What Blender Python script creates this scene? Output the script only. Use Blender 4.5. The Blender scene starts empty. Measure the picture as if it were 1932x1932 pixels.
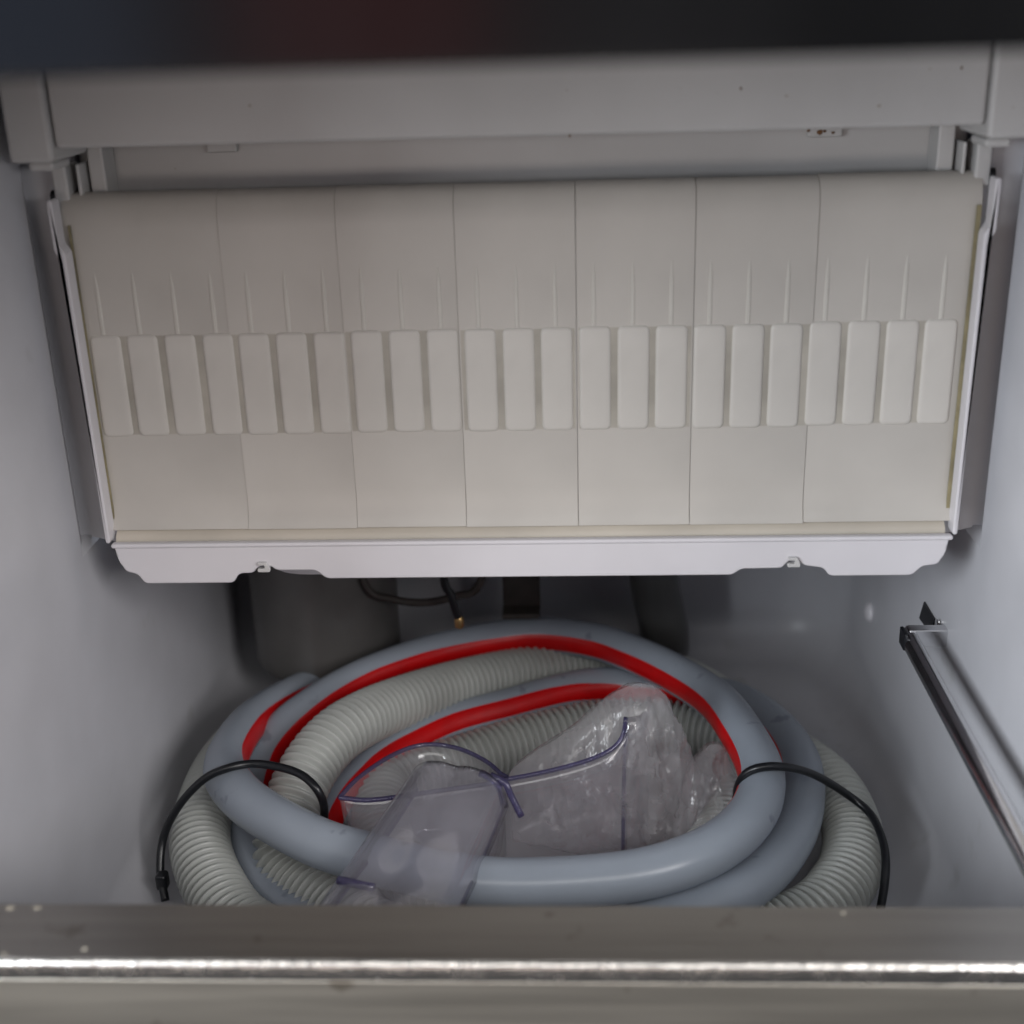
import bpy, bmesh, math, random
from mathutils import Vector, Matrix, noise
random.seed(7)
R = math.radians
sc = bpy.context.scene
col = sc.collection

# ------------------------------------------------------------------ camera
cd = bpy.data.cameras.new('camera')
cam = bpy.data.objects.new('camera', cd); col.objects.link(cam)
cd.sensor_width = 36.0; cd.lens = 36.0*2400/1932
cd.clip_start = 0.005; cd.clip_end = 50
cam.matrix_world = (Matrix.Translation((0.02, 0, 0.36)) @ Matrix.Rotation(R(3.0), 4, 'Z')
                    @ Matrix.Rotation(R(90-21.4), 4, 'X') @ Matrix.Rotation(R(-1.75), 4, 'Z'))
cd.dof.use_dof = True; cd.dof.focus_distance = 0.53; cd.dof.aperture_fstop = 7.5
sc.camera = cam

# ------------------------------------------------------------------ world and lamps
w = bpy.data.worlds.new('World'); sc.world = w; w.use_nodes = True
bg = w.node_tree.nodes['Background']
bg.inputs[0].default_value = (0.80, 0.84, 0.92, 1); bg.inputs[1].default_value = 0.06

def lamp(name, loc, target, power, size, colr, size_y=None):
    l = bpy.data.lights.new(name, 'AREA'); l.energy = power; l.color = colr
    l.shape = 'RECTANGLE'; l.size = size; l.size_y = size_y or size
    o = bpy.data.objects.new(name, l); col.objects.link(o)
    o.location = loc
    o.rotation_euler = (Vector(target)-Vector(loc)).to_track_quat('-Z', 'Y').to_euler()
    return o
lamp('left_lamp', (-0.92, -0.40, 0.50), (0.10, 0.42, 0.15), 21.5, 0.75, (0.90, 0.95, 1.0), 0.45)
lamp('right_lamp', (0.72, -0.40, 0.58), (-0.10, 0.42, 0.15), 9.0, 0.55, (1.0, 0.97, 0.97), 0.45)
lamp('ceiling_lamp', (0.15, -0.62, 0.90), (0.0, 0.35, 0.10), 6.3, 1.8, (1.0, 0.98, 0.96), 0.26)
lamp('floor_bounce_lamp', (-0.30, -1.30, -0.06), (0.0, 0.45, 0.25), 4.6, 1.2, (1.0, 0.87, 0.79), 0.4)
lamp('blue_reflection_lamp', (-0.72, -1.20, 0.36), (0.0, 0.2, 0.36), 0.35, 0.45, (0.35, 0.55, 1.0), 0.4)  # unseen blue lamp added for a bluish reflection in the dark panel
lamp('red_reflection_lamp', (-0.22, -1.20, 0.40), (0.0, 0.2, 0.36), 0.16, 0.30, (1.0, 0.12, 0.10), 0.3)  # added red lamp behind the camera, gives the panel a reddish reflection
sc.view_settings.view_transform = 'Standard'; sc.view_settings.look = 'None'
sc.view_settings.exposure = -0.10; sc.view_settings.gamma = 1.0
sc.cycles.max_bounces = 7; sc.cycles.diffuse_bounces = 4; sc.cycles.glossy_bounces = 3; sc.cycles.use_adaptive_sampling = True; sc.cycles.adaptive_threshold = 0.02; sc.cycles.transparent_max_bounces = 16
sc.cycles.caustics_reflective = False; sc.cycles.caustics_refractive = False

# ------------------------------------------------------------------ materials
def mat(name, base, rough=0.5, metal=0.0, var=0.06, vscale=30, bump=0.0, bscale=200, second=None,
        stretch=(1, 1, 1), rvar=0.0, coat=0.0, spec=0.5, sss=0.0, stain=None):
    m = bpy.data.materials.new(name); m.use_nodes = True
    nt = m.node_tree; n = nt.nodes; L = nt.links
    p = n['Principled BSDF']
    p.inputs['Roughness'].default_value = rough; p.inputs['Metallic'].default_value = metal
    p.inputs['Specular IOR Level'].default_value = spec
    p.inputs['Coat Weight'].default_value = coat
    if sss: 
        p.inputs['Subsurface Weight'].default_value = sss
        p.inputs['Subsurface Radius'].default_value = (0.004, 0.003, 0.002)
        p.inputs['Subsurface Scale'].default_value = 1.0
    tc = n.new('ShaderNodeTexCoord'); mp = n.new('ShaderNodeMapping')
    mp.inputs['Scale'].default_value = stretch
    L.new(tc.outputs['Object'], mp.inputs[0])
    nz = n.new('ShaderNodeTexNoise'); nz.inputs['Scale'].default_value = vscale; nz.inputs['Detail'].default_value = 5
    L.new(mp.outputs[0], nz.inputs['Vector'])
    mx = n.new('ShaderNodeMix'); mx.data_type = 'RGBA'
    second = second or tuple(c*(1-2.2*var) for c in base)
    mx.inputs['A'].default_value = (*second, 1); mx.inputs['B'].default_value = (*[min(1, c*(1+0.6*var)) for c in base], 1)
    rp = n.new('ShaderNodeValToRGB'); rp.color_ramp.elements[0].position = 0.32; rp.color_ramp.elements[1].position = 0.66
    L.new(nz.outputs['Fac'], rp.inputs[0]); L.new(rp.outputs[0], mx.inputs['Factor'])
    out = mx.outputs['Result']
    if stain:                                   # sparse specks / grime with a shape of its own
        scol, sscale, thr = stain
        n2 = n.new('ShaderNodeTexNoise'); n2.inputs['Scale'].default_value = sscale; n2.inputs['Detail'].default_value = 3
        L.new(tc.outputs['Object'], n2.inputs['Vector'])
        r2 = n.new('ShaderNodeValToRGB'); r2.color_ramp.elements[0].position = thr; r2.color_ramp.elements[1].position = min(1, thr+0.06)
        L.new(n2.outputs['Fac'], r2.inputs[0])
        m2 = n.new('ShaderNodeMix'); m2.data_type = 'RGBA'; m2.inputs['B'].default_value = (*scol, 1)
        L.new(out, m2.inputs['A']); L.new(r2.outputs[0], m2.inputs['Factor']); out = m2.outputs['Result']
    L.new(out, p.inputs['Base Color'])
    if rvar:
        mr = n.new('ShaderNodeMapRange'); mr.inputs['To Min'].default_value = max(0.02, rough-rvar); mr.inputs['To Max'].default_value = rough+rvar
        L.new(nz.outputs['Fac'], mr.inputs['Value']); L.new(mr.outputs[0], p.inputs['Roughness'])
    if bump:
        nb = n.new('ShaderNodeTexNoise'); nb.inputs['Scale'].default_value = bscale; nb.inputs['Detail'].default_value = 4
        L.new(mp.outputs[0], nb.inputs['Vector'])
        b = n.new('ShaderNodeBump'); b.inputs['Strength'].default_value = bump; b.inputs['Distance'].default_value = 0.001
        L.new(nb.outputs['Fac'], b.inputs['Height']); L.new(b.outputs[0], p.inputs['Normal'])
    return m

def clear_mat(name, tint, opacity, gloss_rough, fres=0.5, body=(0.8, 0.8, 0.85), gloss=0.12, crease=0.0, cscale=(60, 60, 60)):
    """thin clear plastic: see-through, a milky share and a fresnel gloss"""
    m = bpy.data.materials.new(name); m.use_nodes = True
    nt = m.node_tree; n = nt.nodes; L = nt.links
    n.remove(n['Principled BSDF']); out = n['Material Output']
    tr = n.new('ShaderNodeBsdfTransparent'); tr.inputs[0].default_value = (*tint, 1)
    df = n.new('ShaderNodeBsdfDiffuse'); df.inputs[0].default_value = (*body, 1)
    tl = n.new('ShaderNodeBsdfTranslucent'); tl.inputs[0].default_value = (*body, 1)
    md = n.new('ShaderNodeMixShader'); md.inputs[0].default_value = 0.4
    L.new(df.outputs[0], md.inputs[1]); L.new(tl.outputs[0], md.inputs[2])
    m1 = n.new('ShaderNodeMixShader')
    tc = n.new('ShaderNodeTexCoord')
    nz = n.new('ShaderNodeTexNoise'); nz.inputs['Scale'].default_value = 45; nz.inputs['Detail'].default_value = 4
    L.new(tc.outputs['Object'], nz.inputs['Vector'])
    mr = n.new('ShaderNodeMapRange'); mr.inputs['From Min'].default_value = 0.3; mr.inputs['From Max'].default_value = 0.7
    mr.inputs['To Min'].default_value = opacity*0.7; mr.inputs['To Max'].default_value = opacity*1.3
    L.new(nz.outputs['Fac'], mr.inputs['Value']); L.new(mr.outputs[0], m1.inputs[0])
    L.new(tr.outputs[0], m1.inputs[1]); L.new(md.outputs[0], m1.inputs[2])
    gl = n.new('ShaderNodeBsdfGlossy'); gl.inputs['Roughness'].default_value = gloss_rough
    fr = n.new('ShaderNodeLayerWeight'); fr.inputs['Blend'].default_value = 0.5
    pw = n.new('ShaderNodeMath'); pw.operation = 'POWER'; pw.inputs[1].default_value = 3.5
    L.new(fr.outputs['Facing'], pw.inputs[0])
    ml = n.new('ShaderNodeMath'); ml.operation = 'MULTIPLY'; ml.inputs[1].default_value = fres
    L.new(pw.outputs[0], ml.inputs[0])
    ad = n.new('ShaderNodeMath'); ad.operation = 'ADD'; ad.inputs[1].default_value = gloss; ad.use_clamp = True
    L.new(ml.outputs[0], ad.inputs[0])
    m2 = n.new('ShaderNodeMixShader'); L.new(ad.outputs[0], m2.inputs[0])
    L.new(m1.outputs[0], m2.inputs[1]); L.new(gl.outputs[0], m2.inputs[2])
    if crease:                                   # folds of a crumpled film: cell edges warped by noise
        mp = n.new('ShaderNodeMapping'); mp.inputs['Scale'].default_value = cscale
        L.new(tc.outputs['Object'], mp.inputs[0])
        wz = n.new('ShaderNodeTexNoise'); wz.inputs['Scale'].default_value = 1.3; wz.inputs['Detail'].default_value = 3
        L.new(mp.outputs[0], wz.inputs['Vector'])
        mxv = n.new('ShaderNodeVectorMath'); mxv.operation = 'MULTIPLY_ADD'; mxv.inputs[1].default_value = (1.6, 1.6, 1.6)
        L.new(wz.outputs['Color'], mxv.inputs[0]); L.new(mp.outputs[0], mxv.inputs[2])
        vo = n.new('ShaderNodeTexVoronoi'); vo.feature = 'DISTANCE_TO_EDGE'; vo.inputs['Scale'].default_value = 1.0
        L.new(mxv.outputs[0], vo.inputs['Vector'])
        b = n.new('ShaderNodeBump'); b.inputs['Strength'].default_value = crease; b.inputs['Distance'].default_value = 0.006
        L.new(vo.outputs['Distance'], b.inputs['Height'])
        for s in (df, gl, tl, fr): L.new(b.outputs[0], s.inputs['Normal'])
    L.new(m2.outputs[0], out.inputs['Surface'])
    return m

M = {
 'liner':   mat('liner_plastic', (0.58, 0.58, 0.61), 0.36, var=0.05, vscale=14, bump=0.06, bscale=50, rvar=0.10, stain=((0.49, 0.49, 0.50), 22, 0.66)),
 'white':   mat('housing_plastic', (0.57, 0.563, 0.555), 0.42, var=0.05, vscale=12, bump=0.04, bscale=150, stain=((0.30, 0.25, 0.2), 260, 0.74)),
 'tray':    mat('tray_plastic', (0.66, 0.64, 0.665), 0.33, var=0.03, vscale=16, bump=0.03, bscale=90),
 'flap':    mat('flap_plastic', (0.52, 0.492, 0.452), 0.40, var=0.06, vscale=14, bump=0.05, bscale=120, stain=((0.28, 0.22, 0.15), 330, 0.76)),
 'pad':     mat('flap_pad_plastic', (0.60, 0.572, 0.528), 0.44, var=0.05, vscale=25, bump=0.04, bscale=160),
 'hose':    mat('grey_hose_vinyl', (0.38, 0.425, 0.49), 0.27, var=0.05, vscale=22, bump=0.03, bscale=300, stain=((0.26, 0.29, 0.34), 70, 0.66)),
 'red':     mat('red_stripe_vinyl', (0.70, 0.002, 0.004), 0.36, var=0.10, vscale=40),
 'ribbed':  mat('ribbed_hose_plastic', (0.50, 0.515, 0.49), 0.34, var=0.06, vscale=30),
 'black':   mat('black_vinyl', (0.012, 0.013, 0.016), 0.32, var=0.1),
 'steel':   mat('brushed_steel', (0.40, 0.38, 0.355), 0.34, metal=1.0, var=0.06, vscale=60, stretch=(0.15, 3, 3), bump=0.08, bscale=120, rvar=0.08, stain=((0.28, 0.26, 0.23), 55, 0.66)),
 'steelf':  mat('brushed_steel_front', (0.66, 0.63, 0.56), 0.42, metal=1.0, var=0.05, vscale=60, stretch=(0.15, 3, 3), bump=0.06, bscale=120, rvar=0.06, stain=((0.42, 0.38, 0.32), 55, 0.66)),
 'edge':    mat('polished_steel_edge', (0.80, 0.775, 0.74), 0.26, metal=1.0, var=0.05, vscale=160, stretch=(1, 1, 1), bump=0.25, bscale=500, rvar=0.06),
 'chrome':  mat('chromed_steel', (0.78, 0.78, 0.79), 0.17, metal=1.0, var=0.03, vscale=80, rvar=0.03),
 'panel':   mat('dark_glossy_panel', (0.005, 0.005, 0.0055), 0.16, metal=0.0, var=0.15, vscale=6, stretch=(4, 1, 0.6), rvar=0.03, spec=0.35),
 'dark':    mat('dark_grey_plastic', (0.09, 0.088, 0.085), 0.35, var=0.1, vscale=30),
 'brown':   mat('dark_brown_metal', (0.06, 0.052, 0.045), 0.5, var=0.2, vscale=60),
 'pump':    mat('grey_pump_plastic', (0.13, 0.125, 0.12), 0.32, var=0.08, vscale=30),
 'cable':   mat('dusty_cable', (0.05, 0.042, 0.037), 0.6, var=0.1),
 'brass':   mat('brass', (0.55, 0.36, 0.16), 0.35, metal=1.0),
 'pink':    mat('pink_line', (0.48, 0.22, 0.22), 0.4),
 'rust':    mat('rust', (0.16, 0.075, 0.03), 0.8, var=0.3, vscale=500),
 'grime':   mat('dried_lime', (0.50, 0.46, 0.38), 0.8, var=0.2, vscale=400),
 'olive':   mat('grimy_gap_plastic', (0.30, 0.26, 0.15), 0.6, var=0.2, vscale=60),
 'ridge':   mat('flap_ridge_plastic', (0.60, 0.575, 0.525), 0.45, var=0.03),
 'gapshade': mat('painted_pad_gap_shade', (0.44, 0.41, 0.355), 0.5, var=0.10, vscale=60),  # darker tint standing in for the shade between pads
 'trough':  mat('trough_plastic', (0.56, 0.51, 0.435), 0.4, var=0.08, vscale=18),  # warm glow along the lower edge is tinted into this base colour
 'clear':   clear_mat('clear_acrylic', (0.985, 0.982, 0.99), 0.10, 0.08, fres=0.45, body=(0.90, 0.88, 0.94), gloss=0.05),
 'handle':  clear_mat('clear_handle_acrylic', (0.93, 0.925, 0.95), 0.19, 0.10, fres=0.6, body=(0.80, 0.79, 0.85), gloss=0.09),
 'cledge':  clear_mat('clear_acrylic_edge', (0.50, 0.48, 0.70), 0.42, 0.12, fres=0.3, body=(0.20, 0.18, 0.33), gloss=0.06),
 'bag':     clear_mat('polythene_film', (0.985, 0.985, 0.99), 0.28, 0.20, fres=0.25, body=(0.93, 0.91, 0.93), gloss=0.05, crease=0.22, cscale=(120, 60, 26)),
}

# ------------------------------------------------------------------ helpers
def link(name, me, m, parent=None, smooth=True):
    o = bpy.data.objects.new(name, me); col.objects.link(o)
    if m: 
        me.materials.clear(); me.materials.append(M[m])
    if parent: o.parent = parent
    if smooth:
        for p in me.polygons: p.use_smooth = True
    return o
def tag(o, label, cat, group=None, kind=None):
    o['label'] = label
    if cat: o['category'] = cat
    if group: o['group'] = group
    if kind: o['kind'] = kind
    return o
def thing(name, label, cat, loc=(0, 0, 0), group=None):
    o = bpy.data.objects.new(name, None); col.objects.link(o); o.location = loc
    o.empty_display_size = 0.02
    return tag(o, label, cat, group)
def put(o, parent):
    """parent keeping world coordinates"""
    o.parent = parent; o.matrix_parent_inverse = Matrix.Translation(-parent.location); return o
def mesh(name, v, f):
    me = bpy.data.meshes.new(name); me.from_pydata([tuple(x) for x in v], [], f); me.update(); return me
def finish(bm, name, sharp=40):
    bmesh.ops.recalc_face_normals(bm, faces=bm.faces)
    me = bpy.data.meshes.new(name); bm.to_mesh(me); bm.free()
    for p in me.polygons: p.use_smooth = True
    me.set_sharp_from_angle(angle=R(sharp)); return me
def flat(o):
    md = o.modifiers.new('n', 'WEIGHTED_NORMAL'); md.keep_sharp = True; md.weight = 100
def box(name, x0, x1, y0, y1, z0, z1, m, parent=None, bev=0.0008, seg=3):
    bm = bmesh.new(); bmesh.ops.create_cube(bm, size=1)
    for v in bm.verts:
        v.co = Vector((x0 if v.co.x < 0 else x1, y0 if v.co.y < 0 else y1, z0 if v.co.z < 0 else z1))
    if bev: bmesh.ops.bevel(bm, geom=bm.edges[:], offset=bev, segments=seg, affect='EDGES', profile=0.5)
    o = link(name, finish(bm, name), m, None, False); flat(o)
    if parent: put(o, parent)
    return o
def rounded_poly(pts, rads, n=6):
    out = []
    N = len(pts)
    for i in range(N):
        p = Vector(pts[i]); a = Vector(pts[i-1]); b = Vector(pts[(i+1) % N]); r = rads[i] if not isinstance(rads, (int, float)) else rads
        if r <= 0: out.append(p); continue
        d1 = (a-p); d2 = (b-p); r1 = min(r, d1.length*.48); r2 = min(r, d2.length*.48)
        s = p+d1.normalized()*r1; e = p+d2.normalized()*r2
        for k in range(n+1):
            t = k/n; out.append((1-t)**2*s+2*t*(1-t)*p+t*t*e)
    return out
def prism_xz(name, pts, y0, y1, m, parent=None, bev=0.0008):
    """outline in x,z extruded along y"""
    bm = bmesh.new()
    f = bm.faces.new([bm.verts.new((p[0], y0, p[1])) for p in pts])
    g = bmesh.ops.extrude_face_region(bm, geom=[f])
    for v in [e for e in g['geom'] if isinstance(e, bmesh.types.BMVert)]: v.co.y = y1
    if bev:
        ed = [e for e in bm.edges if all(abs(v.co.y-y0) < 1e-7 for v in e.verts)]
        bmesh.ops.bevel(bm, geom=ed, offset=bev, segments=3, affect='EDGES', profile=0.5)
    o = link(name, finish(bm, name), m, None, False); flat(o)
    if parent: put(o, parent)
    return o
def catmull(P, step):
    P = [Vector(p) for p in P]; Q = [2*P[0]-P[1]]+P+[2*P[-1]-P[-2]]
    dense = []
    for i in range(1, len(Q)-2):
        a, b, c, d = Q[i-1:i+3]
        for k in range(24):
            t = k/24
            dense.append(0.5*((2*b)+(c-a)*t+(2*a-5*b+4*c-d)*t*t+(3*b-a-3*c+d)*t**3))
    dense.append(P[-1])
    for _ in range(3):                                   # relax the spline a little
        dense = [dense[0]]+[(dense[i-1]+2*dense[i]+dense[i+1])/4 for i in range(1, len(dense)-1)]+[dense[-1]]
    out = [dense[0]]; acc = 0
    for i in range(1, len(dense)):
        a, b = dense[i-1], dense[i]; L = (b-a).length
        if L < 1e-9: continue
        while acc+L >= step:
            t = (step-acc)/L; a = a.lerp(b, t); out.append(a); L = (b-a).length; acc = 0
        acc += L
    return out
def frames(path):
    T = [(path[min(i+1, len(path)-1)]-path[max(i-1, 0)]).normalized() for i in range(len(path))]
    u = T[0].orthogonal().normalized(); U = []
    for t in T:
        u = (u-t*u.dot(t)).normalized(); U.append(u)
    return T, U
def tube_mesh(name, path, rad, seg=20, caps=True):
    T, U = frames(path); v = []; f = []
    for i, p in enumerate(path):
        b = T[i].cross(U[i]); r = rad(i) if callable(rad) else rad
        for k in range(seg):
            a = 2*math.pi*k/seg; v.append(p+(U[i]*math.cos(a)+b*math.sin(a))*r)
    n = len(path)
    for i in range(n-1):
        for k in range(seg):
            k2 = (k+1) % seg
            f.append((i*seg+k, i*seg+k2, (i+1)*seg+k2, (i+1)*seg+k))
    if caps: f.append(tuple(range(seg-1, -1, -1))); f.append(tuple((n-1)*seg+k for k in range(seg)))
    return mesh(name, v, f)
# ------------------------------------------------------------------ the bin (setting)
W, W2, YB, YS, ZL, ZT, YF = 0.176, 0.1825, 0.692, 0.461, 0.163, 0.46, 0.255
def liner():
    v = []; f = []
    def wall_path(inset, r):
        pts = [(-W+inset, YF)]
        for k in range(9):
            a = math.pi+(-math.pi/2)*k/8
            pts.append((-W+inset+r+math.cos(a)*r, YB-inset-r+math.sin(a)*r))
        for k in range(9):
            a = math.pi/2-(math.pi/2)*k/8
            pts.append((W-inset-r+math.cos(a)*r, YB-inset-r+math.sin(a)*r))
        pts.append((W-inset, YF)); return pts
    rf = 0.024; loops = []
    for k in range(7):
        a = math.pi/2*k/6; ins = rf*(1-math.sin(a)); z = rf*(1-math.cos(a))
        loops.append([(x, y, z) for x, y in wall_path(ins, 0.036-ins*0.6)])
    loops.append([(x, y, ZL) for x, y in wall_path(0, 0.036)])
    for lp in loops: v += lp
    n = len(loops[0])
    for i in range(len(loops)-1):
        for k in range(n-1): f.append((i*n+k, i*n+k+1, (i+1)*n+k+1, (i+1)*n+k))
    f.append(tuple(range(n)))                                # floor
    for s in (-1, 1):                                        # upper side walls: flush front part, moulded step, deeper recess
        b = len(v); c = 0.0045
        prof = [(s*W, YF), (s*W, YS-0.003), (s*(W+0.0010), YS), (s*(W+0.0018), YS+0.003), (s*(W2-0.0015), YS+0.0055), (s*W2, YS+0.009), (s*W2, 0.4705), (s*(W2-0.002), 0.4722), (s*0.1652, 0.4730), (s*0.1652, 0.4870), (s*W2, 0.4870), (s*W2, YB)]
        for x, y in prof: v.append((x, y, ZL+(0.004 if abs(x) > W+0.0005 else 0)))
        for x, y in prof: v.append((x, y, ZT))
        m = len(prof)
        for k in range(m-1): f.append((b+k, b+k+1, b+m+k+1, b+m+k))
        e = len(v); v.extend([(s*W, YS-0.003, ZL), (s*W, YB, ZL), (s*W2, YB, ZL+0.004), (s*(W+0.0010), YS, ZL+0.004), (s*W2, YS+0.009, ZL+0.004)])
        f.append((e, e+1, e+2, e+4, e+3))
    e = len(v); v += [(-W2, YB, ZL), (W2, YB, ZL), (W2, YB, ZT), (-W2, YB, ZT)]; f.append((e, e+1, e+2, e+3))
    e = len(v); v += [(-W2, YF, ZT), (W2, YF, ZT), (W2, YB, ZT), (-W2, YB, ZT)]; f.append((e, e+1, e+2, e+3))
    bm = bmesh.new(); me = mesh('t', v, f); bm.from_mesh(me); bmesh.ops.remove_doubles(bm, verts=bm.verts, dist=1e-5)
    o = link('bin_liner', finish(bm, 'bin_liner', 50), 'liner', None, False); o['kind'] = 'structure'; flat(o)
    o['label'] = 'pale grey moulded plastic liner of the bin, with walls, back and floor'
    return o
liner()

# ------------------------------------------------------------------ steel front rim
cab = thing('ice_machine_cabinet', 'ice machine cabinet: steel front rim, dark upper panel and white housing beam', 'ice machine', (0, 0.285, 0))
rim = box('front_rim', -0.30, 0.30, 0.2772, 0.3005, 0.060, 0.1200, 'steel', cab, bev=0.0006)
def rim_edge():
    prof = [(0.2771, 0.1199), (0.2770, 0.1200), (0.2768, 0.11992), (0.2759, 0.11895), (0.2758, 0.1186), (0.2758, 0.1140), (0.2771, 0.1140)]
    v = []; f = []; nx = 160
    for i in range(nx+1):
        x = -0.30+0.60*i/nx
        j = 0.00010*noise.noise(Vector((x*90, 0, 0)))+0.00008*noise.noise(Vector((x*330, 5, 0)))
        for y, z in prof: v.append((x, y+j, z+j))
    n = len(prof)
    for i in range(nx):
        for k in range(n): f.append((i*n+k, i*n+(k+1) % n, (i+1)*n+(k+1) % n, (i+1)*n+k))
    bm = bmesh.new(); bm.from_mesh(mesh('t', v, f)); put(link('polished_edge', finish(bm, 'polished_edge', 30), 'edge', None, False), rim)
rim_edge()
box('front_face', -0.30, 0.30, 0.2759, 0.2772, 0.0, 0.1138, 'steelf', rim, bev=0.0004)
for x, y, s in ((-0.163, 0.2975, 0.0017), (-0.1465, 0.2983, 0.0011), (-0.1385, 0.2985, 0.0010), (-0.118, 0.281, 0.0007), (-0.14, 0.279, 0.0006), (0.095, 0.2975, 0.0006)):
    bm = bmesh.new(); bmesh.ops.create_icosphere(bm, subdivisions=2, radius=1)
    for v in bm.verts:
        d = 1+0.35*noise.noise(v.co*1.7+Vector((x*900, 0, 0))); v.co = Vector((x+v.co.x*s*d*1.3, y+v.co.y*s*d, 0.12+v.co.z*s*0.18))
    put(link('dried_drip', finish(bm, 'dried_drip'), 'grime'), rim)

# ------------------------------------------------------------------ dark panel over the opening
pn = box('front_panel', -0.30, 0.30, 0.200, 0.203, 0.3528, 0.62, 'panel', cab, bev=0.0008)
pn['label'] = 'dark glossy panel across the top of the opening'
box('panel_trim', -0.30, 0.30, 0.2032, 0.222, 0.3580, 0.3600, 'panel', pn, bev=0.0005)

# ------------------------------------------------------------------ white housing beam above the flaps
hb = box('housing_beam', -0.1545, 0.1560, 0.4400, 0.4700, 0.3215, 0.415, 'white', cab, bev=0.0016)
hb['label'] = 'wide white plastic beam with square end blocks above the flaps'
box('back_board', -0.1640, 0.1640, 0.4850, 0.4880, 0.2900, 0.420, 'white', hb, bev=0.0008)
for s, xi in ((-1, 0.1548), (1, 0.1563)):
    a, b = sorted((s*xi, s*(0.1700 if s < 0 else 0.1722))); box('end_block', a, b, 0.4375, 0.4720, 0.3172, 0.415, 'white', hb, bev=0.0018)
    a, b = sorted((s*0.1575, s*0.1660)); box('block_foot', a, b, 0.4430, 0.4600, 0.3140, 0.3170, 'white', hb, bev=0.0012)
    a, b = sorted((s*0.1500, s*0.1560)); box('side_bracket', a, b, 0.4720, 0.4846, 0.2965, 0.3212, 'white', hb, bev=0.0009)
    a, b = sorted((s*0.1615, s*0.1670)); box('hinge_post', a, b, 0.4640, 0.4780, 0.2985, 0.3138, 'white', hb, bev=0.0010)
    a, b = sorted((s*0.1572, s*0.1586)); box('hinge_rib', a, b, 0.4660, 0.4780, 0.2985, 0.3138, 'white', hb, bev=0.0006)
    me = tube_mesh('hinge_pin', [Vector((s*0.1665, 0.4700, 0.3020)), Vector((s*0.1700, 0.4700, 0.3020))], 0.0024, 16)
    put(link('hinge_pin', me, 'black', None, False), hb)
for x0, x1, nm in ((-0.1145, -0.1030, 'l'), (0.1060, 0.1185, 'r')):
    tb = box('stop_tab', x0, x1, 0.4820, 0.4852, 0.3150, 0.3245, 'white', hb, bev=0.0008)
for x, z, s in ((0.1075, 0.3212, 0.0007), (0.1082, 0.3190, 0.0009), (0.1102, 0.3168, 0.0009), (0.1130, 0.3209, 0.0008), (0.1062, 0.3175, 0.0005), (0.1150, 0.3166, 0.0005), (0.1120, 0.3172, 0.0005), (0.1500, 0.3185, 0.0007)):
    bm = bmesh.new(); bmesh.ops.create_icosphere(bm, subdivisions=2, radius=1)
    for v in bm.verts:
        d = 1+0.5*noise.noise(v.co*1.5+Vector((x*900, z*500, 0))); v.co = Vector((x+v.co.x*s*d*1.2, 0.4819+v.co.y*0.00025, z+v.co.z*s*d))
    put(link('rust_spot', finish(bm, 'rust_spot'), 'rust'), hb)
for x, z in ((0.1465, 0.3395), (0.076, 0.335), (0.02, 0.3215)):
    bm = bmesh.new(); bmesh.ops.create_icosphere(bm, subdivisions=1, radius=1)
    for v in bm.verts: v.co = Vector((x+v.co.x*0.0004, 0.4399+v.co.y*0.0002, z+v.co.z*0.0006))
    put(link('dirt_speck', finish(bm, 'dirt_speck'), 'rust'), hb)

# ------------------------------------------------------------------ the seven hanging flaps
seams = [-0.1648, -0.1076, -0.0647, -0.02185, 0.02165, 0.0644, 0.10785, 0.1643]
counts = [4, 3, 3, 3, 3, 3, 4]
padx = [-0.1549, -0.1409, -0.1266, -0.1122, -0.0987, -0.0846, -0.0704, -0.0564, -0.0422, -0.0280, -0.0140, 0.0002, 0.0143, 0.0284, 0.0426, 0.0566, 0.0706, 0.0845, 0.0984, 0.1124, 0.1264, 0.1403, 0.1540]
PADW, ZP0, ZP1 = 0.0117, 0.2124, 0.2520
def flap_mesh(w):
    prof = [(0.4745, 0.3005), (0.4720, 0.3027), (0.4690, 0.3036), (0.4660, 0.3030), (0.4636, 0.3012), (0.4619, 0.2985), (0.4609, 0.2950), (0.4605, 0.2910)]
    prof += [(0.4605, z) for z in (0.28, 0.26, 0.24, 0.22, 0.20, 0.190)]
    prof += [(0.4604, 0.1865), (0.4600, 0.1830), (0.4592, 0.1795), (0.4582, 0.1768), (0.4570, 0.1747)]
    bm = bmesh.new(); fr = []
    for y, z in prof: fr.append((y, z))
    t = 0.0017
    bk = [(y+t, z) for y, z in prof[3:]]; bk.reverse()
    loop = fr+bk
    f = bm.faces.new([bm.verts.new((0, y, z)) for y, z in loop])
    g = bmesh.ops.extrude_face_region(bm, geom=[f])
    for v in [e for e in g['geom'] if isinstance(e, bmesh.types.BMVert)]: v.co.x = w
    ed = [e for e in bm.edges if abs(e.verts[0].co.x-e.verts[1].co.x) < 1e-7]
    bmesh.ops.bevel(bm, geom=ed, offset=0.00010, segments=2, affect='EDGES')
    return finish(bm, 'flap_sheet', 30)
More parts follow.
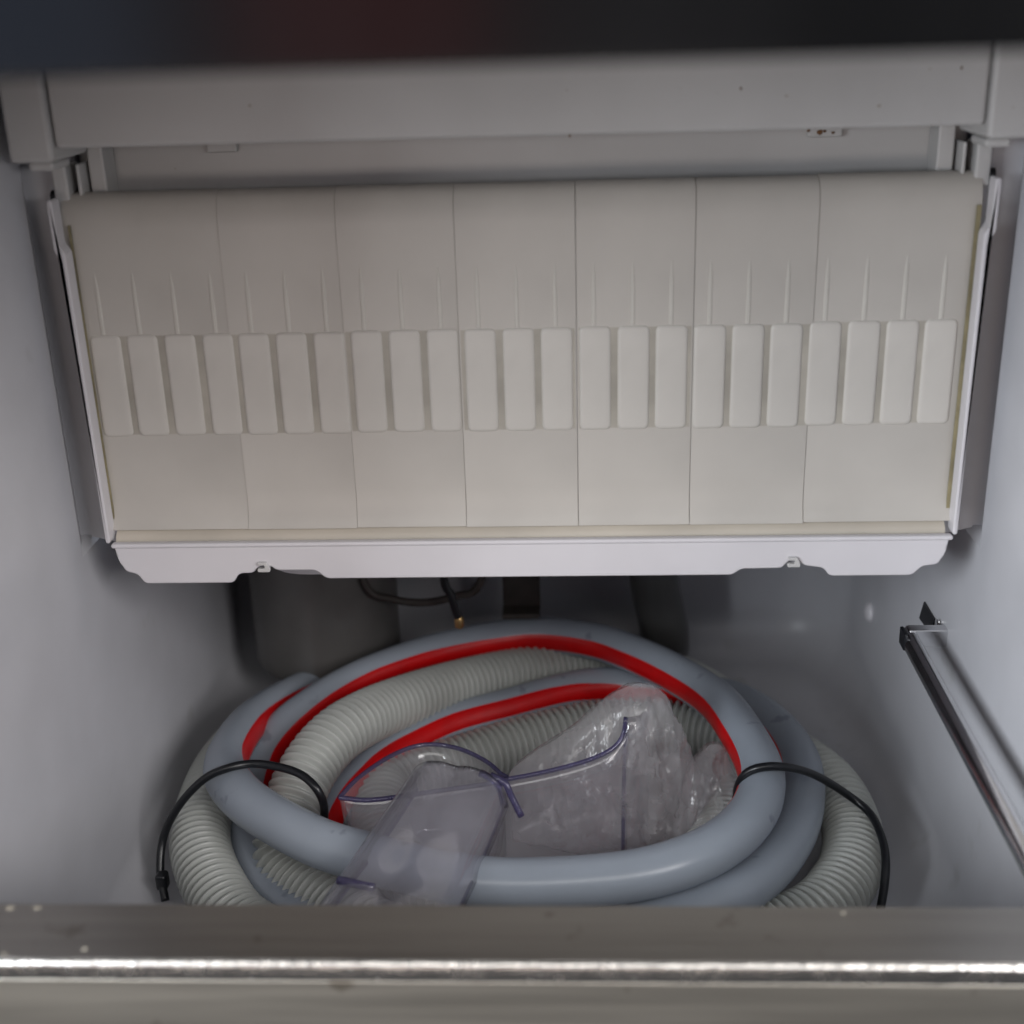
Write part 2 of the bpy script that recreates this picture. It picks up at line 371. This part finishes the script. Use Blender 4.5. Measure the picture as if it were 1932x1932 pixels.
def pad_mesh():
    pts = rounded_poly([(-PADW/2, ZP0), (PADW/2, ZP0), (PADW/2, ZP1), (-PADW/2, ZP1)], 0.0023, 5)
    bm = bmesh.new(); rings = []
    for ins, y in ((-0.0001, 0.46058), (0.0001, 0.4602), (0.0004, 0.45992), (0.0009, 0.45978), (0.0016, 0.45972)):
        cx, cz = 0, (ZP0+ZP1)/2; sx = (PADW/2-ins)/(PADW/2); sz = ((ZP1-ZP0)/2-ins)/((ZP1-ZP0)/2)
        rings.append([bm.verts.new((p.x*sx, y, cz+(p.y-cz)*sz)) for p in pts])
    n = len(pts)
    for i in range(len(rings)-1):
        for k in range(n): bm.faces.new((rings[i][k], rings[i][(k+1) % n], rings[i+1][(k+1) % n], rings[i+1][k]))
    bm.faces.new(rings[-1])
    return finish(bm, 'raised_pad', 60)
def ridge_mesh():
    v = []; f = []; zs = [(0.2522, 0.0009), (0.2600, 0.0009), (0.2675, 0.00085), (0.2712, 0.0007), (0.2738, 0.00045), (0.2757, 0.0001)]
    for z, h in zs: v += [(-h, 0.46055, z), (-h*0.5, 0.4605-h*0.4, z), (h*0.5, 0.4605-h*0.4, z), (h, 0.46055, z)]
    for i in range(len(zs)-1):
        for k in range(3): f.append((i*4+k, i*4+k+1, i*4+k+5, i*4+k+4))
    return mesh('tapered_ridge', v, f)
pm, rm = pad_mesh(), ridge_mesh()
names = ['leftmost of the seven hanging flaps, cream plastic with four raised pads',
 'second cream flap from the left, with three raised pads', 'third cream flap from the left, with three raised pads',
 'middle one of the seven cream flaps, with three raised pads', 'fifth cream flap from the left, right of the middle flap, with three pads',
 'sixth cream flap from the left, with three raised pads beside the rightmost flap', 'rightmost of the seven hanging flaps, cream plastic with four raised pads']
yo = [0.0003, 0.0001, 0.0002, 0.0, -0.0002, 0.0, 0.0003]
zo = [0, -0.0001, 0.0001, 0.0, 0.0001, -0.0001, 0.0003]
i0 = 0
for i in range(7):
    g = (0.00004, 0.00003, 0.00005, 0.00009, 0.00011, 0.00011, 0.00008)[i]
    xa, xb = seams[i]+g, seams[i+1]-g
    fl = thing('curtain_flap', names[i], 'flap', (xa, 0.468, 0.3036), 'cream flaps hanging in a row')
    o = link('flap_sheet', flap_mesh(xb-xa), 'flap', None, False); flat(o); o.parent = fl; o.location = (0, -0.468, -0.3036)
    for k in range(counts[i]):
        x = padx[i0+k]-xa
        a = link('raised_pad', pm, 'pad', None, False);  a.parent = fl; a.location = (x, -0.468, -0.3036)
        b = link('tapered_ridge', rm, 'ridge', None, False); b.parent = fl; b.location = (x-0.0004, -0.468, -0.3036)
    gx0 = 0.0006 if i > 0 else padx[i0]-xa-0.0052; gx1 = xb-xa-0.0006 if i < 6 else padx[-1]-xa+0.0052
    gb = mesh('pad_gap_shade', [(gx0, 0.46044, ZP0+0.0006), (gx1, 0.46044, ZP0+0.0006), (gx1, 0.46044, ZP1-0.0004), (gx0, 0.46044, ZP1-0.0004)], [(0, 1, 2, 3)])
    c_ = link('pad_gap_shade', gb, 'gapshade', None, False); c_.parent = fl; c_.location = (0, -0.468, -0.3036)  # flat band behind the pads, the gap shade put into its colour
    i0 += counts[i]
    fl.location.y += yo[i]; fl.location.z += zo[i]; fl.rotation_euler.x = R(random.uniform(-0.06, 0.06))

# ------------------------------------------------------------------ drip tray that frames the flaps
tr = thing('drip_tray', 'white plastic drip tray framing the cream flaps, with a lobed lower lip', 'tray', (0, 0.46, 0.155))
lip = [(-0.1605, 0.1705), (-0.1590, 0.1640), (-0.1570, 0.1590), (-0.1525, 0.1580), (-0.1500, 0.1538), (-0.1145, 0.1538), (-0.1120, 0.1578),
       (-0.1060, 0.1580), (-0.1040, 0.1610), (-0.0990, 0.1610), (-0.0970, 0.1590), (-0.0815, 0.1590), (-0.0775, 0.1553), (0.0810, 0.1553), (0.0840, 0.1578),
       (0.1000, 0.1580), (0.1020, 0.1612), (0.1058, 0.1612), (0.1080, 0.1590), (0.1155, 0.1580), (0.1180, 0.1545), (0.1495, 0.1545), (0.1530, 0.1583), (0.1590, 0.1590), (0.1610, 0.1640), (0.1625, 0.1705)]
lp_ = prism_xz('front_lip', rounded_poly(lip, 0.0018, 5), 0.4520, 0.4545, 'tray', tr, bev=0.0007)
box('lip_bead', -0.1612, 0.1634, 0.4512, 0.4548, 0.1692, 0.1711, 'tray', lp_, bev=0.0008)
box('trough_floor', -0.1600, 0.1620, 0.4548, 0.4640, 0.1660, 0.1676, 'tray', tr, bev=0.0003)
put(link('trough_back', mesh('trough_back', [(x, y, z) for x in (-0.1605, 0.1615) for y, z in ((0.4625, 0.1790), (0.4612, 0.1760), (0.4590, 0.1742), (0.4568, 0.1728), (0.4556, 0.1705), (0.4553, 0.1680))], [(k, k+1, k+7, k+6) for k in range(5)]), 'trough'), tr)
for s, xs in ((-1, 0.1615), (1, 0.1632)):
    a = s*xs
    # thin side plate with an outward jog near the top (outline in x,z)
    o_ = 0.0
    pl = [(a, 0.1712), (a+s*0.0018, 0.1712), (a+s*0.0018, 0.2812), (a+s*0.0040, 0.2850), (a+s*0.0040, 0.3030), (a+s*0.0020, 0.3030), (a+s*0.0020, 0.2872), (a, 0.2842)]
    if s < 0: pl = pl[::-1]
    prism_xz('side_plate', rounded_poly(pl, 0.0012, 4), 0.4520, 0.4588, 'tray', tr, bev=0.0005)
    x0, x1 = sorted((s*(xs+0.0004), s*(xs-(0.0012 if s > 0 else 0.0004)))); box('side_gap_strip', x0, x1, 0.4592, 0.4600, 0.1770, 0.2930, 'olive', tr, bev=0.0)
    x0, x1 = sorted((s*(xs-0.0018), s*(xs-0.0045))); box('drain_slot', x0, x1, 0.4596, 0.4606, 0.1690, 0.1755, 'olive', tr, bev=0.0002)
    x0, x1 = sorted((s*(xs+0.0023), s*(xs+0.0046))); box('side_peg', x0, x1, 0.4535, 0.4570, 0.2890, 0.2950, 'tray', tr, bev=0.0006)
for x in (-0.1016, 0.1040):
    prism_xz('latch_hook', rounded_poly([(x-0.0024, 0.1590), (x+0.0024, 0.1590), (x+0.0024, 0.1606), (x+0.0012, 0.1630), (x-0.0022, 0.1630), (x-0.0022, 0.1618), (x+0.0004, 0.1618), (x+0.0004, 0.1604), (x-0.0024, 0.1604)], 0.0004, 2), 0.4506, 0.4522, 'white', lp_, bev=0.0002)
box('tray_floor', -0.1590, 0.1600, 0.4548, 0.6100, 0.1592, 0.1622, 'tray', tr, bev=0.0008)
bm = bmesh.new()
pts = rounded_poly([(-0.118, 0.505), (0.012, 0.505), (0.012, 0.62), (-0.118, 0.62)], 0.02, 8)
f_ = bm.faces.new([bm.verts.new((p.x, p.y, 0.1588)) for p in pts]); g_ = bmesh.ops.extrude_face_region(bm, geom=[f_])
for v in [e for e in g_['geom'] if isinstance(e, bmesh.types.BMVert)]: v.co.z = 0.1335; v.co.x = -0.053+(v.co.x+0.053)*0.96
put(link('sump', finish(bm, 'sump'), 'tray', None, False), tr)

# ------------------------------------------------------------------ things under the tray, at the back
def lathe(name, cx, cy, prof, m, parent=None, seg=40):
    v = []; f = []
    for r, z in prof:
        for k in range(seg):
            a = 2*math.pi*k/seg; v.append((cx+r*math.cos(a), cy+r*math.sin(a), z))
    for i in range(len(prof)-1):
        for k in range(seg): f.append((i*seg+k, i*seg+(k+1) % seg, (i+1)*seg+(k+1) % seg, (i+1)*seg+k))
    f.append(tuple(range(seg))); f.append(tuple((len(prof)-1)*seg+k for k in range(seg)))
    bm = bmesh.new(); me = mesh(name, v, f); bm.from_mesh(me)
    o = link(name, finish(bm, name), m, None, False)
    if parent: put(o, parent)
    return o
pu = thing('water_pump', 'dark grey cylindrical pump hanging at the back left under the tray', 'pump', (-0.118, 0.632, 0.028))
lathe('pump_body', -0.118, 0.632, [(0.034, 0.028), (0.0385, 0.029), (0.040, 0.0325), (0.040, 0.110), (0.037, 0.130)], 'pump', pu)
lathe('pump_cap', -0.118, 0.632, [(0.043, 0.1302), (0.043, 0.1430), (0.040, 0.1450)], 'dark', pu)
dp = thing('drain_pipe', 'dark grey elbow pipe behind the hose coil at the back right', 'pipe', (0.07, 0.645, 0.0))
path = catmull([(0.062, 0.640, 0.158), (0.062, 0.640, 0.10), (0.064, 0.641, 0.065), (0.070, 0.646, 0.035), (0.072, 0.660, 0.016), (0.072, 0.688, 0.012)], 0.004)
put(link('pipe_bend', tube_mesh('pipe_bend', path, 0.0135, 24), 'dark'), dp)
lathe('pipe_collar', 0.062, 0.640, [(0.0155, 0.1050), (0.0165, 0.1065), (0.0165, 0.1290), (0.0155, 0.1305)], 'dark', dp, 24)
sb = thing('sensor_bracket', 'dark brown metal bracket hanging under the middle of the tray', 'bracket', (-0.01, 0.632, 0.06))
box('bracket_plate', -0.0195, 0.0010, 0.630, 0.634, 0.055, 0.150, 'brown', sb, bev=0.001)
box('bracket_foot', -0.0195, 0.0010, 0.618, 0.6298, 0.055, 0.058, 'brown', sb, bev=0.0008)
# hose, tie and cable centre lines (world metres)
INLET_PATH = [(-0.0984, 0.4682, 0.0110), (-0.0981, 0.4871, 0.0130), (-0.0937, 0.5017, 0.0160), (-0.0872, 0.5139, 0.0190), (-0.0790, 0.5286, 0.0210), (-0.0653, 0.5453, 0.0220), (-0.0443, 0.5638, 0.0230), (-0.0171, 0.5790, 0.0230), (0.0169, 0.5976, 0.0230), (0.0406, 0.6044, 0.0220), (0.0638, 0.6031, 0.0210), (0.0883, 0.5971, 0.0210), (0.1055, 0.5852, 0.0220), (0.1186, 0.5579, 0.0250), (0.1244, 0.5230, 0.0280), (0.1209, 0.4894, 0.0300), (0.1116, 0.4597, 0.0300), (0.0955, 0.4334, 0.0300), (0.0742, 0.4154, 0.0300), (0.0319, 0.4012, 0.0260), (-0.0198, 0.3994, 0.0200), (-0.0684, 0.4139, 0.0140), (-0.1034, 0.4348, 0.0110), (-0.1234, 0.4624, 0.0110), (-0.1336, 0.4905, 0.0120), (-0.1371, 0.5148, 0.0160), (-0.1344, 0.5312, 0.0240), (-0.1259, 0.5444, 0.0310), (-0.1145, 0.5564, 0.0360), (-0.0995, 0.5731, 0.0390), (-0.0804, 0.5891, 0.0410), (-0.0502, 0.6115, 0.0410), (-0.0068, 0.6272, 0.0410), (0.0289, 0.6178, 0.0420), (0.0517, 0.5972, 0.0440), (0.0721, 0.5686, 0.0470), (0.0879, 0.5351, 0.0510), (0.0954, 0.5022, 0.0530), (0.0989, 0.4790, 0.0530), (0.0981, 0.4634, 0.0520), (0.0925, 0.4461, 0.0510), (0.0808, 0.4297, 0.0500), (0.0641, 0.4170, 0.0490), (0.0424, 0.4099, 0.0470), (0.0169, 0.4069, 0.0460), (-0.0083, 0.4058, 0.0460), (-0.0278, 0.4090, 0.0460), (-0.0473, 0.4152, 0.0460), (-0.0650, 0.4210, 0.0470), (-0.0833, 0.4279, 0.0480), (-0.1022, 0.4399, 0.0490), (-0.1207, 0.4559, 0.0490), (-0.1339, 0.4747, 0.0470), (-0.1403, 0.4930, 0.0440), (-0.1426, 0.5127, 0.0410), (-0.1422, 0.5380, 0.0370), (-0.1376, 0.5607, 0.0330), (-0.1289, 0.5827, 0.0290), (-0.1169, 0.6035, 0.0250), (-0.0979, 0.6237, 0.0210), (-0.0767, 0.6358, 0.0170), (-0.0369, 0.6497, 0.0120), (0.0059, 0.6498, 0.0110)]
DRAIN_PATH = [(-0.0205, 0.4059, 0.0145), (-0.0598, 0.4143, 0.0145), (-0.0851, 0.4326, 0.0145), (-0.1006, 0.4473, 0.0150), (-0.1086, 0.4590, 0.0200), (-0.1087, 0.4680, 0.0280), (-0.1065, 0.4789, 0.0350), (-0.1028, 0.4923, 0.0410), (-0.0968, 0.5070, 0.0450), (-0.0879, 0.5232, 0.0460), (-0.0714, 0.5506, 0.0410), (-0.0402, 0.5860, 0.0330), (-0.0050, 0.6135, 0.0260), (0.0388, 0.6326, 0.0190), (0.0794, 0.6222, 0.0145), (0.1032, 0.5797, 0.0145), (0.1054, 0.5349, 0.0145), (0.0934, 0.4996, 0.0145), (0.0700, 0.4566, 0.0145), (0.0330, 0.4387, 0.0145), (-0.0002, 0.4351, 0.0145), (-0.0339, 0.4384, 0.0145), (-0.0635, 0.4674, 0.0145), (-0.0720, 0.5126, 0.0145), (-0.0561, 0.5297, 0.0145), (-0.0350, 0.5429, 0.0145), (-0.0038, 0.5611, 0.0145), (0.0372, 0.5770, 0.0145), (0.0753, 0.5736, 0.0145), (0.1036, 0.5616, 0.0145), (0.1252, 0.5467, 0.0145), (0.1381, 0.5256, 0.0145), (0.1430, 0.5008, 0.0145), (0.1412, 0.4736, 0.0145), (0.1307, 0.4461, 0.0145), (0.1071, 0.4209, 0.0145), (0.0525, 0.4004, 0.0145), (-0.0195, 0.3909, 0.0145), (-0.0830, 0.3993, 0.0145), (-0.1141, 0.4150, 0.0155), (-0.1313, 0.4341, 0.0175), (-0.1469, 0.4635, 0.0200), (-0.1533, 0.4980, 0.0200), (-0.1547, 0.5365, 0.0170), (-0.1466, 0.5760, 0.0145), (-0.1268, 0.6047, 0.0145), (-0.0945, 0.6239, 0.0145), (-0.0570, 0.6358, 0.0145)]
TIE_LEFT = [(-0.1579, 0.4425, 0.0080), (-0.1615, 0.4511, 0.0180), (-0.1606, 0.4593, 0.0300), (-0.1520, 0.4606, 0.0450), (-0.1409, 0.4631, 0.0560), (-0.1304, 0.4647, 0.0605), (-0.1208, 0.4680, 0.0605), (-0.1096, 0.4652, 0.0610), (-0.0975, 0.4571, 0.0625), (-0.0898, 0.4509, 0.0600), (-0.0871, 0.4511, 0.0520), (-0.0887, 0.4568, 0.0400)]
TIE_RIGHT = [(0.0872, 0.4613, 0.0450), (0.0880, 0.4601, 0.0550), (0.0916, 0.4590, 0.0620), (0.0997, 0.4583, 0.0650), (0.1119, 0.4644, 0.0600), (0.1240, 0.4733, 0.0500), (0.1392, 0.4819, 0.0350), (0.1475, 0.4760, 0.0300), (0.1497, 0.4626, 0.0280), (0.1495, 0.4514, 0.0240), (0.1474, 0.4425, 0.0160), (0.1429, 0.4315, 0.0060)]
CABLE_LOOP = [(-0.0890, 0.6000, 0.0842), (-0.0756, 0.6000, 0.0764), (-0.0590, 0.6000, 0.0741), (-0.0421, 0.6000, 0.0777), (-0.0294, 0.6000, 0.0851)]
CABLE_HANG = [(-0.0455, 0.5800, 0.0959), (-0.0427, 0.5800, 0.0886), (-0.0409, 0.5800, 0.0812), (-0.0390, 0.5800, 0.0737)]
cl = tag(link('power_cable', tube_mesh('power_cable', catmull([(-0.098, 0.600, 0.128)]+CABLE_LOOP+[(-0.020, 0.600, 0.128)], 0.003), 0.0021, 12), 'cable'), 'black cable sagging in a loop under the tray', 'cable')
ch = thing('probe_lead', 'short black lead with a brass tip dangling under the tray', 'lead', CABLE_HANG[-1])
put(link('lead_wire', tube_mesh('lead_wire', catmull([(-0.048, 0.580, 0.130)]+CABLE_HANG, 0.003), 0.0022, 12), 'black'), ch)
lathe('brass_tip', CABLE_HANG[-1][0], 0.580, [(0.0010, 0.0690), (0.0024, 0.0700), (0.0026, 0.0745), (0.0018, 0.0760)], 'brass', ch, 14)
tag(box('pinkish_line', 0.090, 0.138, 0.6905, 0.6918, 0.0128, 0.0146, 'pink', None, bev=0.0004), 'thin pinkish line low on the back wall', 'strip')  # thin pinkish bar set on the back wall
bm = bmesh.new(); bmesh.ops.create_uvsphere(bm, u_segments=20, v_segments=12, radius=1)
for v in bm.verts: v.co = Vector((0.1760+v.co.x*0.003, 0.6150+v.co.y*0.0055, 0.0595+v.co.z*0.0055))
tag(link('wall_plug', finish(bm, 'wall_plug'), 'tray'), 'small round white plug on the right wall behind the chrome rail', 'plug')

# ------------------------------------------------------------------ grey inlet hose with its red stripe
CEN = Vector((-0.020, 0.515, 0))
ih = thing('inlet_hose', 'smooth grey hose with a red stripe, coiled on the bin floor', 'hose', (-0.02, 0.515, 0))
hp = catmull(INLET_PATH, 0.0035)
put(link('hose_body', tube_mesh('hose_body', hp, 0.0100, 32), 'hose'), ih)
def stripe():
    T, U = frames(hp); v = []; f = []; ns = 9
    for i, p in enumerate(hp):
        d = CEN-p; d.z = 0; d = d.normalized()+Vector((0, 0, 0.55*max(0, min(1, (0.13-i/len(hp))/0.05))+0.02+0.24*min(1, max(0, (-0.025-p.x)/0.06))*min(1, max(0, (p.y-0.47)/0.03)))); t = T[i]; d = (d-t*d.dot(t)).normalized(); b = t.cross(d)
        for k in range(ns):
            a = R(-31+62*k/(ns-1)); r = 0.01012 if 0 < k < ns-1 else 0.00985
            v.append(p+(d*math.cos(a)+b*math.sin(a))*r)
    for i in range(len(hp)-1):
        for k in range(ns-1): f.append((i*ns+k, i*ns+k+1, (i+1)*ns+k+1, (i+1)*ns+k))
    o = link('red_stripe', mesh('red_stripe', v, f), 'red'); put(o, ih); o['label'] = 'bright red stripe along the inside of the coil'
stripe()

# ------------------------------------------------------------------ ribbed drain hose
rh = thing('drain_hose', 'pale grey ribbed hose coiled under and around the smooth hose', 'hose', (-0.02, 0.50, 0))
PITCH, NS = 0.0039, 10
dpth = catmull(DRAIN_PATH, PITCH/NS)
put(link('ribbed_tube', tube_mesh('ribbed_tube', dpth, lambda i: 0.0105+0.0031*(0.5+0.5*math.cos(2*math.pi*i/NS))**0.8, 26), 'ribbed'), rh)

# ------------------------------------------------------------------ black ties round the coil
def tie(pts, label, head=None):
    t = thing('cable_tie', label, 'tie', pts[-1], 'black ties round the hose coil')
    put(link('strap', tube_mesh('strap', catmull(pts, 0.0015), 0.0018, 12), 'black'), t)
    if head:
        x, y, z = head; box('tie_head', x-0.0020, x+0.0030, y-0.003, y+0.003, z-0.0045, z+0.0035, 'black', t, bev=0.0016, seg=4)
tie(TIE_LEFT, 'black tie over the left side of the hose coil', (-0.1605, 0.4480, 0.0150))
tie(TIE_RIGHT, 'black tie over the right side of the hose coil')

# ------------------------------------------------------------------ chromed rail on the right wall
rl = thing('support_rail', 'chromed rail standing off the right wall above the hose coil', 'rail', (0.158, 0.40, 0.115))
def rail():
    sec = [(-0.0030, -0.0034), (0.0022, -0.0036), (0.0031, -0.0018), (0.0031, 0.0020), (0.0020, 0.0034), (-0.0002, 0.0036), (-0.0022, 0.0020), (-0.0031, -0.0004)]
    sec = [Vector(p) for p in rounded_poly(sec, 0.0006, 3)]
    bm = bmesh.new(); rings = []
    for y in (0.20, 0.30, 0.36, 0.42, 0.470, 0.4880):
        rings.append([bm.verts.new((0.1607+p.x, y+(0.0 if y < 0.478 else p.y*0.9), 0.1100+p.y)) for p in sec])
    n = len(sec)
    for i in range(len(rings)-1):
        for k in range(n): bm.faces.new((rings[i][k], rings[i][(k+1) % n], rings[i+1][(k+1) % n], rings[i+1][k]))
    bm.faces.new(rings[0]); bm.faces.new(rings[-1])
    put(link('rail_bar', finish(bm, 'rail_bar', 45), 'chrome', None, False), rl)
    box('end_cap', 0.1573, 0.1588, 0.4820, 0.4900, 0.1062, 0.1138, 'black', rl, bev=0.0004)
    box('wall_leg', 0.1600, 0.1768, 0.4850, 0.4905, 0.1062, 0.1142, 'chrome', rl, bev=0.0006)
    for z in (0.1085, 0.1122):
        me = tube_mesh('rivet', [Vector((0.1755, 0.4965, z)), Vector((0.1748, 0.4965, z))], 0.0014, 12); put(link('rivet', me, 'chrome', None, False), rl)
    bm = bmesh.new()
    f = bm.faces.new([bm.verts.new((0.1752, y, z)) for y, z in ((0.5199, 0.1108), (0.5032, 0.1106), (0.5040, 0.1020), (0.5248, 0.1003))]); g = bmesh.ops.extrude_face_region(bm, geom=[f])
    for v in [e for e in g['geom'] if isinstance(e, bmesh.types.BMVert)]: v.co.x = 0.1758
    put(link('wall_slot', finish(bm, 'wall_slot'), 'black', None, False), rl)
rail()

# ------------------------------------------------------------------ clear scoop
sp = thing('ice_scoop', 'clear plastic scoop lying inside the hose coil with its handle over the front hose', 'scoop', (-0.02, 0.46, 0.02))
rimp = [(-0.0784, 0.4432, 0.0600), (-0.0720, 0.4580, 0.0605), (-0.0600, 0.4750, 0.0605), (-0.0475, 0.4839, 0.0600), (-0.0330, 0.4820, 0.0595), (-0.0200, 0.4720, 0.0595), (-0.0130, 0.4620, 0.0597),
        (-0.0110, 0.4555, 0.0600), (-0.0400, 0.4490, 0.0590), (-0.0650, 0.4430, 0.0590)]
loop = catmull(rimp+[rimp[0]], 0.0022)[:-1]
def scoop():
    n = len(loop); c = Vector((-0.040, 0.460, 0)); v = []; f = []
    lev = [0.0, 0.25, 0.55, 0.8, 0.93, 1.0]
    sh = [1.0, 0.975, 0.94, 0.90, 0.84, 0.72]
    for t, s in zip(lev, sh):
        for p in loop:
            q = c+(p-c)*s; v.append((q.x, q.y, p.z*(1-t)+0.016*t))
    for i in range(len(lev)-1):
        for k in range(n): f.append((i*n+k, i*n+(k+1) % n, (i+1)*n+(k+1) % n, (i+1)*n+k))
    f.append(tuple((len(lev)-1)*n+k for k in range(n)))
    o = link('bowl', mesh('bowl', v, f), 'clear'); put(o, sp)
    md = o.modifiers.new('s', 'SOLIDIFY'); md.thickness = 0.0018; md.offset = -1
    cl_ = loop+[loop[0]]
    put(link('bowl_rim', tube_mesh('bowl_rim', cl_, 0.0010, 10, False), 'cledge'), o)
    # flat side plate to the right of the handle, its top edge sweeping up to a point at the corner
    top = catmull([(-0.0110, 0.4560, 0.0600), (0.0060, 0.4600, 0.0612), (0.0230, 0.4645, 0.0635), (0.0345, 0.4685, 0.0668), (0.0398, 0.4725, 0.0715), (0.0412, 0.4750, 0.0800)], 0.002)
    v = []; f = []; n = len(top)
    for r in range(7):
        t = r/6
        for p in top: v.append((p.x*(1-0.04*t), p.y-0.014*t*t, p.z*(1-t)+0.014*t))
    for r in range(6):
        for k in range(n-1): f.append((r*n+k, r*n+k+1, (r+1)*n+k+1, (r+1)*n+k))
    o = link('side_plate', mesh('side_plate', v, f), 'clear'); put(o, sp)
    md = o.modifiers.new('s', 'SOLIDIFY'); md.thickness = 0.0018
    spl = o; put(link('plate_edge', tube_mesh('plate_edge', top, 0.0010, 10), 'cledge'), spl)
    cr = [Vector(v[r*n+n-1]) for r in range(7)]
    put(link('plate_corner', tube_mesh('plate_corner', cr, 0.0009, 10), 'cledge'), spl)
    v = []; f = []
    for p in cr: v += [p, p+Vector((0.006, 0.002, 0)), p+Vector((0.0095, 0.008, 0)), p+Vector((0.0100, 0.018, 0))]
    for r in range(6):
        for k in range(3): f.append((r*4+k, r*4+k+1, r*4+k+5, r*4+k+4))
    o = link('end_flange', mesh('end_flange', v, f), 'clear'); put(o, sp)
    md = o.modifiers.new('s', 'SOLIDIFY'); md.thickness = 0.0018
    # handle: an arched channel running to the front left
    p0 = Vector((-0.0290, 0.4440, 0.0705)); p1 = Vector((-0.0575, 0.3560, 0.0570)); ax = (p1-p0); L = ax.length; ax.normalize()
    side = Vector((0, 0, 1)).cross(ax).normalized(); up = ax.cross(side)
    if up.z < 0: up = -up
    secs = [(-1.0, -0.95), (-0.97, -0.45), (-0.88, -0.05), (-0.62, 0.22), (-0.3, 0.30), (0, 0.20), (0.3, 0.30), (0.62, 0.22), (0.88, -0.05), (0.97, -0.45), (1.0, -0.95)]
    secs = [(s.x, s.y) for s in rounded_poly([(a, b, 0) for a, b in secs], [0]+[0.1]*9+[0], 2)]
    v = []; f = []; NL = 22; m = len(secs)
    for i in range(NL+1):
        t = i/NL; hw = 0.0195+0.0050*t; hh = 0.0130+0.0012*math.sin(t*6)
        for a, b in secs:
            dip = -0.0022*math.exp(-((t-0.62)/0.10)**2)*(1-abs(a))
            v.append(p0+ax*(L*t)+side*(a*hw)+up*(b*hh+dip))
    for i in range(NL):
        for k in range(m-1): f.append((i*m+k, i*m+k+1, (i+1)*m+k+1, (i+1)*m+k))
    h = link('handle', mesh('handle', v, f), 'handle'); put(h, sp)
    md = h.modifiers.new('s', 'SOLIDIFY'); md.thickness = 0.0020; md.offset = -1
    e0 = [Vector(v[k]) for k in range(int(m*0.66), m)]
    o = link('handle_edge', tube_mesh('handle_edge', e0, 0.0016, 8), 'cledge'); put(o, h)
    for j in (0, m-1):
        o = link('handle_side_edge', tube_mesh('handle_side_edge', [Vector(v[r*m+j]) for r in range(NL+1)], 0.0007, 8), 'cledge'); put(o, h)
    put(link('handle_corner', tube_mesh('handle_corner', catmull([(-0.0150, 0.4410, 0.0722), (-0.0092, 0.4386, 0.0702), (-0.0070, 0.4372, 0.0655), (-0.0022, 0.4340, 0.0560)], 0.002), 0.0014, 10), 'cledge'), h)
    q = [p0+ax*(L*0.74)+side*(a*0.0225)+up*0.0036 for a in (-0.86, -0.55, -0.2)]
    o = link('grip_rib', tube_mesh('grip_rib', q, 0.0016, 8), 'cledge'); put(o, h)
scoop()

# ------------------------------------------------------------------ crumpled film bags behind the scoop
def crumple(p, seed, amp):
    q = Vector((p.x*75, p.y*45, p.z*26))+Vector((seed, seed*0.7, 0)); s = 0
    a = 1.0
    for o in range(4):
        s += a*(1-2.4*abs(noise.noise(q))); q = q*1.9+Vector((3.1, 1.7, 9.2)); a *= 0.55
    return s*amp
def bag(name, label, outline, base_y, depth, seed, lean):
    """a pouch of film: front and back sheet meeting along the outline (x, z), puffed out in y and crumpled"""
    cx = sum(p[0] for p in outline)/len(outline); cz = sum(p[1] for p in outline)/len(outline)
    pts = [Vector((p.x, p.y)) for p in rounded_poly([(a, b, 0) for a, b in outline], 0.006, 4)]
    n0 = len(pts); dense = []
    for i in range(n0):
        a, b = pts[i], pts[(i+1) % n0]; k = max(1, int((b-a).length/0.0016))
        for j in range(k): dense.append(a.lerp(b, j/k))
    n = len(dense); NR = 26; v = []; f = []
    for s in (-1, 1):
        base = len(v)
        for r in range(NR+1):
            t = r/NR
            for p in dense:
                x = cx+(p.x-cx)*(1-t*0.985); z = cz+(p.y-cz)*(1-t*0.985)
                y = base_y+lean*(z-0.02)+s*depth*math.sqrt(max(0, 1-(1-t)**2))
                q = Vector((x, y, z))
                d = crumple(q+Vector((0, s*0.5, 0)), seed, 0.0028)*(0.25+0.75*min(1, t*3))
                e = crumple(q*1.3+Vector((9, 0, 4)), seed+5, 0.0014)
                v.append((x+e, y+s*d, z+e*0.8))
        for r in range(NR):
            for k in range(n):
                f.append((base+r*n+k, base+r*n+(k+1) % n, base+(r+1)*n+(k+1) % n, base+(r+1)*n+k))
        f.append(tuple(base+NR*n+k for k in range(n)))
    bm = bmesh.new(); me = mesh(name, v, f); bm.from_mesh(me)
    o = link(name, finish(bm, name, 32), 'bag', None, False)
    return tag(o, label, 'bag', None)
bag('plastic_bag', 'crumpled clear plastic bag with a tall peak wrapped behind the scoop',
    [(-0.012, 0.046), (0.004, 0.057), (0.018, 0.066), (0.031, 0.079), (0.0447, 0.0870), (0.0560, 0.0820), (0.0635, 0.0690), (0.0700, 0.0500), (0.0720, 0.0250), (0.0660, 0.0080), (0.020, 0.0060), (-0.010, 0.012)], 0.480, 0.012, 2.0, 0.16)
bag('plastic_bag', 'smaller crumpled clear bag tucked between the taller bag and the right of the coil',
    [(0.0600, 0.0080), (0.0660, 0.0420), (0.0760, 0.0560), (0.0820, 0.0550), (0.0900, 0.0440), (0.0920, 0.0250), (0.0880, 0.0080)], 0.484, 0.009, 7.0, 0.15)
